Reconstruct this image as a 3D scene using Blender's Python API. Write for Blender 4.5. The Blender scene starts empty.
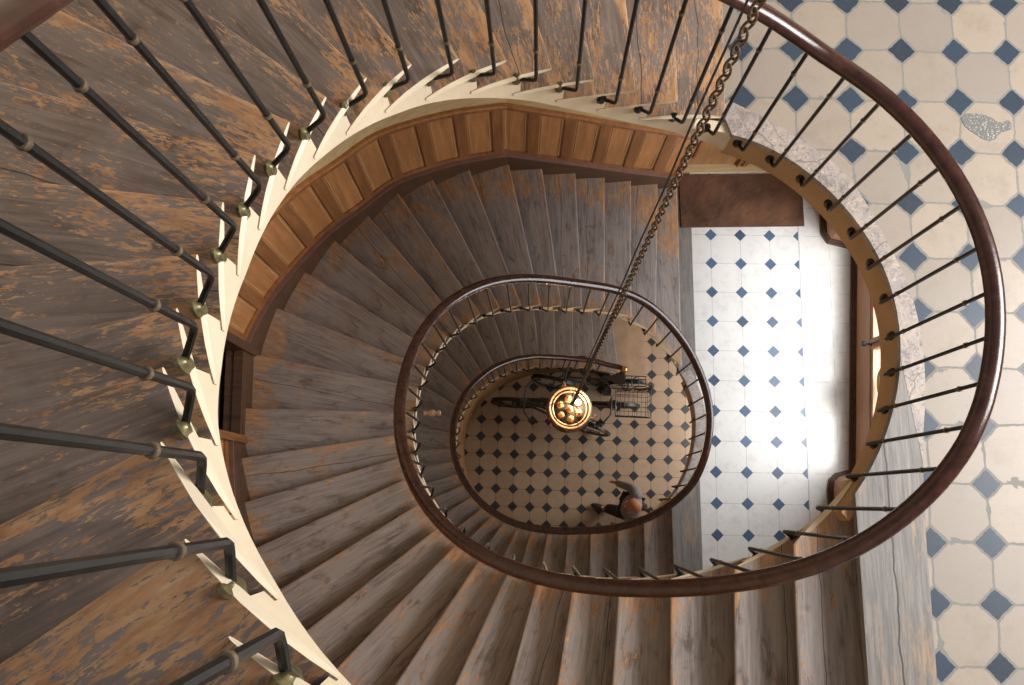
import bpy, bmesh, math, random
from mathutils import Vector, Matrix
random.seed(7)
SC = bpy.context.scene
COL = SC.collection
PI = math.pi
# ------------------------------------------------------------------ measured layout
F, NX, NY = 883.77, 513.665, 501.035           # focal length (px) and the point straight below the camera
R = 0.14357                                     # riser
D1 = 3.894                                      # depth of the upper landing below the camera
D2 = D1 + 31 * R                                # middle landing
D3 = D2 + 31 * R                                # ground
HC = D3                             # camera height above ground
RAIL_H = 0.93
DZ = .06                                       # walking surfaces lie this far above the level of the baluster feet
C0 = (0.75, 0.75)
WV = [0.9175, 0.8967, 0.8958, 0.8816, 0.9629, 1.2215, 1.3651, 1.4039, 1.2317, 1.0629, 1.0071, 0.9461]
OV = [-0.02, -0.0093, 0.0434, 0.0219, 0.0048, 0.0012]
ANG = [315, 297.2, 283.7, 269.6, 258.5, 248.8, 241.4, 235.2, 228.7, 222.8, 217.4, 210.4, 203.6, 198.3, 192.3, 186.4,
       179, 172.2, 166, 159.3, 152.6, 144.9, 137.4, 129, 120.5, 110.4, 99, 85.7, 70, 53.3, 30]
OUT = [(1.46, -1.6), (1.20, -1.6), (.945, -1.6), (.69, -1.6), (.395, -1.6), (.087, -1.58), (-.21, -1.545), (-.55, -1.44),
       (-.86, -1.29), (-1.15, -1.08), (-1.36, -.86), (-1.53, -.6), (-1.65, -.31), (-1.74, -.01), (-1.815, .28), (-1.87, .63),
       (-1.85, 1.03), (-1.74, 1.40), (-1.58, 1.71), (-1.39, 2.0), (-1.16, 2.25), (-.94, 2.49), (-.67, 2.66), (-.37, 2.80),
       (-.03, 2.91), (.266, 2.922), (.573, 2.934), (.853, 2.945), (1.115, 2.965), (1.389, 2.985), (1.60, 3.0)]

def clamp(x, a, b): return max(a, min(b, x))
def interp(x, xs, ys):
    if x <= xs[0]: return ys[0]
    for i in range(1, len(xs)):
        if x <= xs[i]:
            t = (x - xs[i - 1]) / (xs[i] - xs[i - 1]); return ys[i - 1] + t * (ys[i] - ys[i - 1])
    return ys[-1]
def fourier(vals):
    n = len(vals); co = []
    for m in range(n // 2 + 1):
        a = sum(v * math.cos(2 * PI * m * i / n) for i, v in enumerate(vals)) / n
        b = -sum(v * math.sin(2 * PI * m * i / n) for i, v in enumerate(vals)) / n
        g = 1 if m == 0 or (m == n / 2) else 2
        co.append((g * a, g * b))
    return co
CW, CO = fourier(WV), fourier(OV)
def four(co, ph): return sum(a * math.cos(m * ph) - b * math.sin(m * ph) for m, (a, b) in enumerate(co))
# the lowest flight drifts a little from the well above it
CT = [(-700, .2, .27), (-666, .19, .26), (-657, .11, .21), (-636, .02, .15), (-618, -.03, .15), (-606, -.06, .15), (-595, -.08, .12),
      (-582, -.08, .07), (-572, -.06, .04), (-560, -.05, .02), (-544, -.03, .01), (-530, .01, .0), (-517, .05, .02), (-507, .07, .04),
      (-497, .07, .06), (-480, .05, .075), (-460, .02, .075), (-446, .0, .06), (-432, -.01, .05), (-417, -.01, .03), (-400, 0, 0)]
def drift(P):
    if P > -400: return 0., 0.
    xs = [c[0] for c in CT]
    return interp(P, xs, [c[1] for c in CT]), interp(P, xs, [c[2] for c in CT])
def well(P, grow=0.0, rail=False):
    ph = math.radians(P); r = four(CW, ph) + grow
    if rail: r += four(CO, ph)
    dx, dy = drift(P)
    return Vector((C0[0] + r * math.cos(ph) + dx, C0[1] + r * math.sin(ph) + dy))
AB = [a - 360 for a in ANG]
_hx = [-(AB[0] + 8)] + [-(a - 6) for a in AB] + [-(AB[-1] - 14)]
_hy = [0] + [k * R + R * .5 + .025 for k in range(31)] + [31 * R]
def hB(P): return D1 + interp(-P, _hx, _hy)
def hook_depth(P):
    if P > 10: return D1 + min(0, hB(P - 360) - D1 - 28.55 * R)
    if P > -350: return hB(P)
    return D2 + hB(P + 360) - D1
def Z(d): return HC - d
def Zf(d): return HC - d + DZ

# ------------------------------------------------------------------ object helpers
def tag(o, label=None, cat=None, group=None, kind=None):
    if label: o['label'] = label
    if cat: o['category'] = cat
    if group: o['group'] = group
    if kind: o['kind'] = kind
    return o
def empty(name, loc=(0, 0, 0), label=None, cat=None, group=None, kind=None):
    o = bpy.data.objects.new(name, None); o.location = loc; COL.objects.link(o)
    o.empty_display_size = .1
    return tag(o, label, cat, group, kind)
class MB:
    def __init__(s): s.v, s.f, s.m, s.uv, s.w = [], [], [], [], []
    def face(s, idx, mat=0, uv=None, uv2=None): s.f.append(idx); s.m.append(mat); s.uv.append(uv); s.w.append(uv2)
    def add(s, pts):
        b = len(s.v); s.v += [tuple(p) for p in pts]; return b
    def box(s, c, size, rz=0, M=None, mat=0):
        hx, hy, hz = size[0] / 2, size[1] / 2, size[2] / 2
        T = M if M is not None else Matrix.Translation(Vector(c)) @ Matrix.Rotation(rz, 4, 'Z')
        b = s.add([T @ Vector((x, y, z)) for z in (-hz, hz) for y in (-hy, hy) for x in (-hx, hx)])
        for q in ((0, 2, 3, 1), (4, 5, 7, 6), (0, 1, 5, 4), (2, 6, 7, 3), (0, 4, 6, 2), (1, 3, 7, 5)): s.face([b + i for i in q], mat)
    def tube(s, pts, r, n=8, closed=False, cap=True, mat=0, sy=None, up=None):
        pts = [Vector(p) for p in pts]; N = len(pts); rr = r if isinstance(r, (list, tuple)) else [r] * N
        prev = None; rings = []
        for i, p in enumerate(pts):
            a = pts[(i - 1) % N] if (closed or i) else p; c = pts[(i + 1) % N] if (closed or i < N - 1) else p
            t = (c - a)
            if t.length < 1e-9: t = Vector((0, 0, 1))
            t.normalize()
            if up is not None: u = Vector(up) - t * t.dot(Vector(up))
            elif prev is None:
                u = Vector((0, 0, 1)) if abs(t.z) < .9 else Vector((1, 0, 0)); u = u - t * t.dot(u)
            else: u = prev - t * t.dot(prev)
            u.normalize(); prev = u; w = t.cross(u)
            k = sy if sy else 1
            rings.append(s.add([p + (u * math.cos(2 * PI * j / n) * k + w * math.sin(2 * PI * j / n)) * rr[i] for j in range(n)]))
        for i in range(N if closed else N - 1):
            a, b = rings[i], rings[(i + 1) % N]
            for j in range(n): s.face([a + j, a + (j + 1) % n, b + (j + 1) % n, b + j], mat)
        if cap and not closed:
            s.face([rings[0] + j for j in range(n)][::-1], mat); s.face([rings[-1] + j for j in range(n)], mat)
    def lathe(s, prof, n=16, M=None, mat=0, closed=False):
        T = M if M is not None else Matrix()
        rings = [s.add([T @ Vector((r * math.cos(2 * PI * j / n), r * math.sin(2 * PI * j / n), z)) for j in range(n)]) for r, z in prof]
        L = list(zip(rings, rings[1:])) + ([(rings[-1], rings[0])] if closed else [])
        for a, b in L:
            for j in range(n): s.face([a + j, a + (j + 1) % n, b + (j + 1) % n, b + j], mat)
        if not closed:
            s.face([rings[0] + j for j in range(n)][::-1], mat); s.face([rings[-1] + j for j in range(n)], mat)
    def ball(s, c, r, n=12, m=8, scale=(1, 1, 1), mat=0, M=None):
        prof = [(max(1e-4, r * math.sin(PI * i / m)), -r * math.cos(PI * i / m)) for i in range(m + 1)]
        T = (Matrix.Translation(Vector(c)) if M is None else M) @ Matrix.Diagonal((*scale, 1))
        s.lathe(prof, n, T, mat)
    def prism(s, poly, z0, z1, mat=0):
        """poly: plan outline (convex or not); top and bottom become n-gons"""
        n = len(poly); a = s.add([(p[0], p[1], z0) for p in poly]); b = s.add([(p[0], p[1], z1) for p in poly])
        s.face([a + i for i in range(n)][::-1], mat); s.face([b + i for i in range(n)], mat)
        for i in range(n): s.face([a + i, a + (i + 1) % n, b + (i + 1) % n, b + i], mat)
    def strip(s, A, B, mat=0):
        a = s.add(A); b = s.add(B)
        for i in range(len(A) - 1): s.face([a + i, a + i + 1, b + i + 1, b + i], mat)
    def slab(s, inner, outer, mat=0):
        """closed band between two polylines of (bottom, top) rails: inner/outer are lists of (Vector bottom, Vector top)"""
        n = len(inner)
        ib = s.add([q[0] for q in inner]); it = s.add([q[1] for q in inner]); ob = s.add([q[0] for q in outer]); ot = s.add([q[1] for q in outer])
        for i in range(n - 1):
            s.face([ib + i, ib + i + 1, it + i + 1, it + i], mat); s.face([ot + i, ot + i + 1, ob + i + 1, ob + i], mat)
            s.face([it + i, it + i + 1, ot + i + 1, ot + i], mat); s.face([ob + i, ob + i + 1, ib + i + 1, ib + i], mat)
        s.face([ib, it, ot, ob], mat); e = n - 1; s.face([ib + e, ob + e, ot + e, it + e], mat)
    def build(s, name, mats, parent=None, loc=(0, 0, 0), smooth=False, recalc=True):
        if not isinstance(mats, (list, tuple)): mats = [mats]
        me = bpy.data.meshes.new(name); me.from_pydata(s.v, [], s.f)
        for m in mats: me.materials.append(m)
        for i, p in enumerate(me.polygons): p.material_index = s.m[i]; p.use_smooth = smooth
        if any(u is not None for u in s.uv):
            ul = me.uv_layers.new(name='UVMap')
            for i, p in enumerate(me.polygons):
                if s.uv[i] is not None:
                    for li, uv in zip(p.loop_indices, s.uv[i]): ul.data[li].uv = uv
        if any(u is not None for u in s.w):
            ul = me.uv_layers.new(name='FromBack')
            for i, p in enumerate(me.polygons):
                for q, li in enumerate(p.loop_indices): ul.data[li].uv = (s.w[i][q] if s.w[i] is not None else 1., 0.)
        if recalc:
            bm = bmesh.new(); bm.from_mesh(me); bmesh.ops.recalc_face_normals(bm, faces=bm.faces); bm.to_mesh(me); bm.free()
        if smooth and hasattr(me, 'set_sharp_from_angle'): me.set_sharp_from_angle(angle=math.radians(40))
        o = bpy.data.objects.new(name, me); COL.objects.link(o)
        o.location = loc
        if parent is not None: o.parent = parent
        return o

# ------------------------------------------------------------------ materials
class NG:
    def __init__(s, name):
        s.mat = bpy.data.materials.new(name); s.mat.use_nodes = True; s.t = s.mat.node_tree; s.t.nodes.clear()
        s.out = s.t.nodes.new('ShaderNodeOutputMaterial'); s.b = s.t.nodes.new('ShaderNodeBsdfPrincipled'); s.t.links.new(s.b.outputs[0], s.out.inputs[0])
    def link(s, sock, v):
        if isinstance(v, bpy.types.NodeSocket): s.t.links.new(v, sock)
        elif isinstance(v, (tuple, list)) and len(v) == 3 and sock.type == 'RGBA': sock.default_value = (*v, 1)
        else: sock.default_value = v
    def n(s, typ, outs=0, props=None, **kw):
        nd = s.t.nodes.new(typ)
        for k, v in (props or {}).items(): setattr(nd, k, v)
        for k, v in kw.items(): s.link(nd.inputs[k.replace('_', ' ')] if not k.startswith('i') or not k[1:].isdigit() else nd.inputs[int(k[1:])], v)
        return nd.outputs[outs]
    def m(s, op, a, b=0.0, c=None):
        kw = dict(i0=a, i1=b)
        if c is not None: kw['i2'] = c
        return s.n('ShaderNodeMath', props={'operation': op}, **kw)
    def mix(s, f, a, b, blend='MIX'):
        nd = s.t.nodes.new('ShaderNodeMix'); nd.data_type = 'RGBA'; nd.blend_type = blend
        s.link(nd.inputs[0], f); s.link(nd.inputs[6], a); s.link(nd.inputs[7], b); return nd.outputs[2]
    def ramp(s, f, stops):
        nd = s.t.nodes.new('ShaderNodeValToRGB'); e = nd.color_ramp.elements
        while len(e) < len(stops): e.new(.5)
        for el, (p, c) in zip(e, stops): el.position = p; el.color = (*c, 1) if len(c) == 3 else c
        s.link(nd.inputs[0], f); return nd.outputs[0]
    def step(s, f, a, b):
        nd = s.t.nodes.new('ShaderNodeMapRange'); nd.interpolation_type = 'SMOOTHSTEP'
        s.link(nd.inputs[0], f); nd.inputs[1].default_value = a; nd.inputs[2].default_value = b; return nd.outputs[0]
    def noise(s, vec, scale=1., detail=4., rough=.55, dist=0.):
        return s.n('ShaderNodeTexNoise', 0, Vector=vec, Scale=scale, Detail=detail, Roughness=rough, Distortion=dist)
    def vec(s, x, y, z=0.0): return s.n('ShaderNodeCombineXYZ', X=x, Y=y, Z=z)
    def mapping(s, v, scale=(1, 1, 1), loc=(0, 0, 0), rot=(0, 0, 0)):
        return s.n('ShaderNodeMapping', Vector=v, Location=loc, Rotation=rot, Scale=scale)
    def coord(s, k='Object'): return s.t.nodes.new('ShaderNodeTexCoord').outputs[k]
    def set(s, **kw):
        for k, v in kw.items(): s.link(s.b.inputs[k.replace('_', ' ')], v)
        return s
    def bump(s, h, strength=.3, dist=.01):
        s.link(s.b.inputs['Normal'], s.n('ShaderNodeBump', Height=h, Strength=strength, Distance=dist)); return s
def plain(name, col, rough=.5, metal=0., noise=0.12, scale=14., spec=.5, **kw):
    g = NG(name); f = g.noise(g.coord(), scale, 4.)
    d = tuple(c * (1 - noise * 1.6) for c in col); l = tuple(min(1, c * (1 + noise)) for c in col)
    g.set(Base_Color=g.ramp(f, [(.3, d), (.7, l)]), Roughness=rough, Metallic=metal, **{'Specular_IOR_Level': spec}, **kw)
    return g.mat

def tread_material(name, grey=0.):
    g = NG(name); uv = g.coord('UV')
    sp = g.t.nodes.new('ShaderNodeSeparateXYZ'); g.t.links.new(uv, sp.inputs[0]); u, v = sp.outputs[0], sp.outputs[1]
    rnd = g.t.nodes.new('ShaderNodeObjectInfo').outputs['Random']
    off = g.m('MULTIPLY', rnd, 37.0)
    P = g.vec(g.m('ADD', u, off), v, off)
    grain = g.noise(g.mapping(P, (3.5, 62, 1)), 1., 6., .7, .4)
    flake = g.noise(g.mapping(P, (22, 95, 1)), 1., 5., .7, .5)
    fleck = g.noise(g.mapping(P, (48, 210, 1)), 1., 4., .65, .4)
    big = g.noise(g.mapping(P, (2.4, 4.6, 1)), 1., 4., .6, .8)
    med = g.noise(g.mapping(P, (6, 13, 1)), 1., 5., .65, .8)
    a = .82 * grey
    bkn = g.t.nodes.new('ShaderNodeUVMap'); bkn.uv_map = 'FromBack'; bsp = g.t.nodes.new('ShaderNodeSeparateXYZ'); g.t.links.new(bkn.outputs[0], bsp.inputs[0]); fb = bsp.outputs[0]
    base = g.ramp(grain, [(.25, (.068 + .05 * a, .049 + .052 * a, .041 + .056 * a)), (.5, (.178 + .12 * a, .132 + .13 * a, .108 + .14 * a)), (.75, (.29 + .2 * a, .23 + .21 * a, .20 + .22 * a))])
    pale = g.mix(.6, base, (.25 + .12 * a, .208 + .135 * a, .19 + .14 * a))
    c = g.mix(g.step(big, .4, .62), base, pale)
    c = g.mix(g.m('MULTIPLY', g.step(med, .52, .7), .55), c, (.045, .03, .024))
    # finish rubbed through to the bare wood: in drifts, along the nosing and at both ends
    ends = g.m('MAXIMUM', g.step(g.m('SUBTRACT', .2, u), -.08, .2), g.step(u, .9, 1.12))
    nose = g.step(g.m('SUBTRACT', .05, v), .0, .045)
    w = g.m('ADD', g.m('MULTIPLY', big, .6), g.m('MULTIPLY', med, .4))
    w = g.m('ADD', w, g.m('MULTIPLY', ends, .075 + .085 * grey)); w = g.m('ADD', w, g.m('MULTIPLY', nose, .05))
    s2 = g.m('ADD', g.m('MULTIPLY', flake, .65), g.m('MULTIPLY', fleck, .35))
    w = g.m('ADD', w, g.m('MULTIPLY', g.m('SUBTRACT', s2, .5), 1.15))
    wear = g.step(w, .553 + .055 * grey, .61 + .06 * grey)
    bare = g.ramp(g.noise(g.mapping(P, (8, 40, 1)), 1., 5., .7), [(.3, (.30, .135, .055)), (.5, (.50, .26, .115)), (.72, (.66, .42, .23))])
    c = g.mix(g.m('MULTIPLY', wear, .88), c, bare)
    # faint brown along each board's back, painting in the shade of the step above
    back_ = g.step(g.m('ADD', fb, g.m('MULTIPLY', g.m('SUBTRACT', med, .5), .06)), .17, .13)
    c = g.mix(g.m('MULTIPLY', back_, .12), c, g.ramp(grain, [(.3, (.045, .02, .008)), (.55, (.095, .045, .017)), (.8, (.17, .085, .035))]))
    wob = g.m('MULTIPLY', g.m('SUBTRACT', g.noise(g.vec(g.m('MULTIPLY', P_x(g, P), 2.2), off, 0.), 1., 3.), .5), .07)
    crack = g.step(g.m('ABSOLUTE', g.m('SUBTRACT', g.m('ADD', v, wob), g.m('ADD', .1, g.m('MULTIPLY', rnd, .35)))), .0032, .0008)
    c = g.mix(g.m('MULTIPLY', crack, .85), c, (.022, .014, .009))
    g.set(Base_Color=c, Roughness=g.m('ADD', .36, g.m('MULTIPLY', grain, .26)), Specular_IOR_Level=.5)
    g.bump(g.m('ADD', g.m('MULTIPLY', grain, .6), g.m('MULTIPLY', wear, -.4)), .35, .004)
    return g.mat
def P_x(g, P):
    sp = g.t.nodes.new('ShaderNodeSeparateXYZ'); g.t.links.new(P, sp.inputs[0]); return sp.outputs[0]
def wood(name, dark, mid, light, axis='Z', rough=.45, sc=1., spec=.5):
    g = NG(name); o = g.coord()
    rnd = g.t.nodes.new('ShaderNodeObjectInfo').outputs['Random']
    sc3 = {'Z': (22, 22, 1.6), 'X': (1.6, 22, 22), 'Y': (22, 1.6, 22)}[axis]
    f = g.noise(g.mapping(o, tuple(x * sc for x in sc3)), 1., 6., .62, .5)
    f2 = g.noise(o, 2.2, 3.)
    c = g.ramp(f, [(.28, dark), (.52, mid), (.76, light)])
    c = g.mix(g.m('MULTIPLY', g.step(f2, .4, .7), .35), c, tuple(x * .62 for x in mid))
    g.set(Base_Color=c, Roughness=rough, Specular_IOR_Level=spec); g.bump(f, .15, .003)
    return g.mat
def tile_material(name, pitch, ox, oy, rot, hd, cream, cream2, blue, grout, gw, jitter=0., octa=True, xmax=None, xpl=None, rough=.35, chips=0.):
    g = NG(name); o = g.coord()
    if jitter:
        j = g.n('ShaderNodeTexNoise', 1, Vector=o, Scale=3.2, Detail=3.)
        j2 = g.n('ShaderNodeTexNoise', 1, Vector=o, Scale=38., Detail=3.)
        sub = g.n('ShaderNodeVectorMath', props={'operation': 'SUBTRACT'}, i0=j, i1=(.5, .5, .5))
        sub2 = g.n('ShaderNodeVectorMath', props={'operation': 'SUBTRACT'}, i0=j2, i1=(.5, .5, .5))
        sc = g.t.nodes.new('ShaderNodeVectorMath'); sc.operation = 'SCALE'; g.t.links.new(sub, sc.inputs[0]); sc.inputs[3].default_value = jitter
        sc2 = g.t.nodes.new('ShaderNodeVectorMath'); sc2.operation = 'SCALE'; g.t.links.new(sub2, sc2.inputs[0]); sc2.inputs[3].default_value = jitter * .28
        p = g.n('ShaderNodeVectorMath', props={'operation': 'ADD'}, i0=o, i1=sc.outputs[0])
        p = g.n('ShaderNodeVectorMath', props={'operation': 'ADD'}, i0=p, i1=sc2.outputs[0])
    else: p = o
    q = g.n('ShaderNodeVectorMath', props={'operation': 'SUBTRACT'}, i0=p, i1=(ox, oy, 0))
    q = g.n('ShaderNodeVectorRotate', props={'rotation_type': 'Z_AXIS'}, Vector=q, Angle=-rot)
    q = g.mapping(q, (1 / pitch, 1 / pitch, 1))
    sp = g.t.nodes.new('ShaderNodeSeparateXYZ'); g.t.links.new(q, sp.inputs[0]); x, y = sp.outputs[0], sp.outputs[1]
    ix, iy = g.m('ROUND', x), g.m('ROUND', y)
    ax, ay = g.m('ABSOLUTE', g.m('SUBTRACT', x, ix)), g.m('ABSOLUTE', g.m('SUBTRACT', y, iy))
    s = g.m('ADD', ax, ay)
    dia = g.m('LESS_THAN', s, hd)
    ln = g.m('LESS_THAN', g.m('MINIMUM', ax, ay), gw)
    edge = g.m('LESS_THAN', g.m('ABSOLUTE', g.m('SUBTRACT', s, hd)), gw * 1.6) if octa else g.m('LESS_THAN', g.m('ABSOLUTE', g.m('SUBTRACT', s, hd)), gw * .7)
    cell = g.n('ShaderNodeTexWhiteNoise', 0, props={'noise_dimensions': '2D'}, Vector=g.vec(g.m('FLOOR', x), g.m('FLOOR', y)))
    cellb = g.n('ShaderNodeTexWhiteNoise', 0, props={'noise_dimensions': '2D'}, Vector=g.vec(g.m('ADD', ix, .37), iy))
    st = g.noise(o, 9., 6., .7); fine = g.noise(o, 60., 4., .6)
    cc = g.mix(cell, cream, cream2)
    cc = g.mix(g.m('MULTIPLY', g.step(st, .45, .72), .55), cc, tuple(c * .72 for c in cream))
    cc = g.mix(g.m('MULTIPLY', g.step(fine, .62, .72), .35), cc, tuple(c * .55 for c in cream))
    bb = g.mix(cellb, blue, tuple(c * .55 for c in blue))
    bb = g.mix(g.m('MULTIPLY', g.step(fine, .5, .8), .3), bb, tuple(min(1, c * 1.8) for c in blue))
    c = g.mix(dia, cc, bb) if xmax is None else g.mix(g.m('MULTIPLY', dia, g.m('LESS_THAN', x, xmax)), cc, bb)
    gr = g.m('MAXIMUM', g.m('MULTIPLY', ln, g.m('SUBTRACT', 1., dia)), edge if octa else 0.0)
    if xmax is not None:
        gr = g.m('MULTIPLY', gr, .8)
        gr = g.m('MAXIMUM', gr, g.m('LESS_THAN', g.m('ABSOLUTE', g.m('SUBTRACT', x, xmax)), gw * 1.2))
    if chips:
        dist = g.m('MINIMUM', g.m('MINIMUM', ax, ay), g.m('MAXIMUM', g.m('SUBTRACT', s, hd), 0.))
        ch = g.step(g.m('SUBTRACT', g.noise(o, 4.3, 6., .65), g.m('MULTIPLY', dist, 1.25)), .54, .555)
        gr = g.m('MAXIMUM', gr, g.m('MULTIPLY', g.m('MULTIPLY', ch, g.m('SUBTRACT', 1., dia)), chips))
    c = g.mix(gr, c, grout)
    g.set(Base_Color=c, Roughness=g.m('ADD', rough, g.m('MULTIPLY', gr, .35)), Specular_IOR_Level=.45)
    g.bump(g.m('ADD', g.m('SUBTRACT', 1., gr), g.m('MULTIPLY', st, .3)), .25, .004)
    return g.mat
def stone_edge(name):
    g = NG(name); o = g.coord()
    big = g.noise(o, 5., 6., .7, .8); mid = g.noise(o, 30., 6., .72, 1.2); fine = g.noise(o, 75., 5., .7, .6)
    c = g.ramp(big, [(.32, (.22, .20, .195)), (.5, (.35, .31, .29)), (.7, (.47, .41, .36))])
    c = g.mix(g.m('MULTIPLY', g.step(mid, .53, .60), .75), c, (.58, .43, .34))
    c = g.mix(g.m('MULTIPLY', g.step(fine, .54, .62), .6), c, (.10, .09, .09))
    c = g.mix(g.m('MULTIPLY', g.step(g.noise(o, 12., 5., .7, .5), .55, .66), .5), c, (.13, .125, .13))
    cr = g.n('ShaderNodeTexVoronoi', 0, props={'feature': 'DISTANCE_TO_EDGE'}, Vector=g.n('ShaderNodeVectorMath', props={'operation': 'ADD'}, i0=g.mapping(o, (2.3, 2.3, 1)), i1=g.n('ShaderNodeTexNoise', 1, Vector=o, Scale=3., Detail=4.)), Scale=1.)
    c = g.mix(g.m('MULTIPLY', g.m('LESS_THAN', cr, .012), .55), c, (.09, .075, .065))
    g.set(Base_Color=c, Roughness=.5); g.bump(mid, .5, .006); return g.mat
def grey_boards(name, seam):
    g = NG(name); o = g.coord()
    f = g.noise(g.mapping(o, (60, 3.5, 60)), 1., 6., .7, .4); big = g.noise(g.mapping(o, (6, 2, 6)), 1., 5., .65, .5); med = g.noise(g.mapping(o, (60, 12, 60)), 1., 5., .7, .6)
    c = g.ramp(f, [(.28, (.105, .10, .098)), (.5, (.195, .183, .176)), (.75, (.285, .265, .245))])
    w = g.m('ADD', g.m('MULTIPLY', big, .6), g.m('MULTIPLY', med, .5))
    c = g.mix(g.m('MULTIPLY', g.step(w, .57, .68), .7), c, (.36, .25, .155))
    sp = g.t.nodes.new('ShaderNodeSeparateXYZ'); g.t.links.new(o, sp.inputs[0])
    xx = g.m('ADD', sp.outputs[0], g.m('MULTIPLY', g.m('SUBTRACT', g.noise(g.vec(sp.outputs[1], 0., 0.), 4., 4.), .5), .05))
    k = None
    for s_ in seam:
        l = g.m('LESS_THAN', g.m('ABSOLUTE', g.m('SUBTRACT', xx, s_)), .004); k = l if k is None else g.m('MAXIMUM', k, l)
    if k is not None: c = g.mix(g.m('MULTIPLY', k, .85), c, (.03, .025, .02))
    g.set(Base_Color=c, Roughness=.45); g.bump(f, .3, .004); return g.mat

M = {}
M['tread'] = tread_material('worn_tread_wood', 0.)
M['tread_grey'] = tread_material('grey_tread_wood', 1.)
M['riser'] = wood('riser_wood', (.035, .014, .005), (.085, .036, .012), (.17, .078, .027), 'Z', .5)
M['string'] = plain('cream_paint', (.74, .63, .46), .42, noise=.05, scale=6)
M['fascia'] = plain('shaded_cream_paint', (.46, .27, .12), .5, noise=.08, scale=5)  # cream paint of the strings, with the landing edge's shade put into the colour
M['rail'] = wood('rail_mahogany', (.022, .007, .005), (.05, .017, .012), (.085, .032, .022), 'Z', .24)
M['iron'] = plain('black_iron', (.013, .0135, .0135), .38, .3, .2, 30)
M['collar'] = plain('old_brass_collar', (.20, .15, .10), .45, .5, .25, 60)
M['brass'] = plain('tarnished_brass', (.20, .175, .085), .42, .65, .35, 50)
M['tile_up'] = tile_material('upper_tiles', .2497, 1.583, 2.062, -.0285, .285, (.375, .315, .255), (.29, .255, .225), (.034, .056, .09), (.21, .21, .195), .019, .045, True, rough=.4, chips=.95)
M['tile_mid'] = tile_material('white_tiles', .2858, 1.9445, 2.531, -.0286, .205, (.74, .73, .70), (.70, .70, .68), (.085, .14, .24), (.36, .36, .35), .007, 0, False, xmax=2.98, rough=.3)
M['tile_low'] = tile_material('ground_tiles', .2456, 2.0474, 2.0418, -.0468, .29, (.50, .37, .26), (.43, .31, .215), (.045, .055, .075), (.14, .10, .07), .011, .008, True, rough=.38)
M['edge'] = stone_edge('worn_edge_stone')
M['boards_up'] = grey_boards('grey_boards', (1.60,))
M['boards_mid'] = grey_boards('grey_landing_boards', ())
M['panel'] = wood('oak_panel', (.30, .12, .038), (.47, .205, .068), (.60, .30, .115), 'Z', .42)
M['stile'] = wood('oak_stile', (.17, .062, .02), (.275, .11, .035), (.38, .165, .057), 'Z', .42)
M['door'] = wood('door_oak', (.30, .14, .05), (.42, .21, .083), (.52, .29, .125), 'Z', .4)
M['skirt'] = wood('skirting_brown', (.05, .024, .013), (.09, .044, .023), (.145, .075, .042), 'X', .38)
M['skirt_edge'] = plain('skirting_edge', (.20, .105, .08), .4)
M['dado'] = wood('pale_dado', (.50, .35, .16), (.62, .46, .235), (.70, .55, .31), 'X', .5)
M['plaster'] = plain('plaster', (.62, .52, .38), .8, noise=.06, scale=3)
M['ochre'] = plain('ochre_plaster', (.30, .16, .06), .7, noise=.2, scale=5)
M['tanwall'] = wood('window_panel', (.33, .17, .085), (.40, .215, .11), (.45, .255, .14), 'Y', .5)
M['mat'] = plain('coir', (.125, .058, .030), .95, noise=.38, scale=3.2)
M['white'] = plain('white_paint', (.78, .77, .74), .4, noise=.03)
M['dark'] = plain('dark_steel', (.05, .05, .05), .4, .6, .1)
M['stone'] = plain('beige_stone', (.44, .31, .21), .5, noise=.1, scale=5)
M['greyp'] = plain('grey_paint', (.10, .11, .12), .5, noise=.25, scale=12)
g = NG('clear_glass'); tr = g.t.nodes.new('ShaderNodeBsdfTransparent'); gs = g.t.nodes.new('ShaderNodeBsdfGlossy'); mx = g.t.nodes.new('ShaderNodeMixShader')
gs.inputs['Roughness'].default_value = .02; mx.inputs[0].default_value = .06
g.t.links.new(tr.outputs[0], mx.inputs[1]); g.t.links.new(gs.outputs[0], mx.inputs[2]); g.t.links.new(mx.outputs[0], g.out.inputs[0]); M['glass'] = g.mat

# ------------------------------------------------------------------ curves for the stairs
def phi_at(t):
    if t <= 0: return ANG[0] + (-t) * 16
    if t >= 30: return ANG[30] - (t - 30) * 22
    i = int(t); return ANG[i] + (t - i) * (ANG[i + 1] - ANG[i])
def out_at(t):
    if t <= 0: return Vector((OUT[0][0] - t * .26, OUT[0][1]))
    if t >= 30: return Vector(OUT[30]) + Vector((.22, .015)) * (t - 30)
    i = int(t); f = t - i
    P = [Vector(OUT[clamp(i + d, 0, 30)]) for d in (-1, 0, 1, 2)]
    a = P[1]; b = P[2]; m0 = (P[2] - P[0]) / 2; m1 = (P[3] - P[1]) / 2
    if i >= 24: m0 = m1 = b - a
    if i == 23: m1 = (P[2] - P[1]) * .9
    return a * (2 * f ** 3 - 3 * f ** 2 + 1) + m0 * (f ** 3 - 2 * f ** 2 + f) + b * (-2 * f ** 3 + 3 * f ** 2) + m1 * (f ** 3 - f ** 2)
GS = .055                                        # string face stands this far outside the baluster line
def in_at(t, turn, grow=GS): return well(phi_at(t) + turn, grow)
def back(k, d, turn):
    """index offsets at inner and outer end of a line lying d metres behind nosing k"""
    li = (in_at(k + .5, turn) - in_at(k - .5, turn)).length; lo = (out_at(k + .5) - out_at(k - .5)).length
    return k - min(.85, d / max(li, .1)), k - min(.45, d / max(lo, .1))

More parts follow.
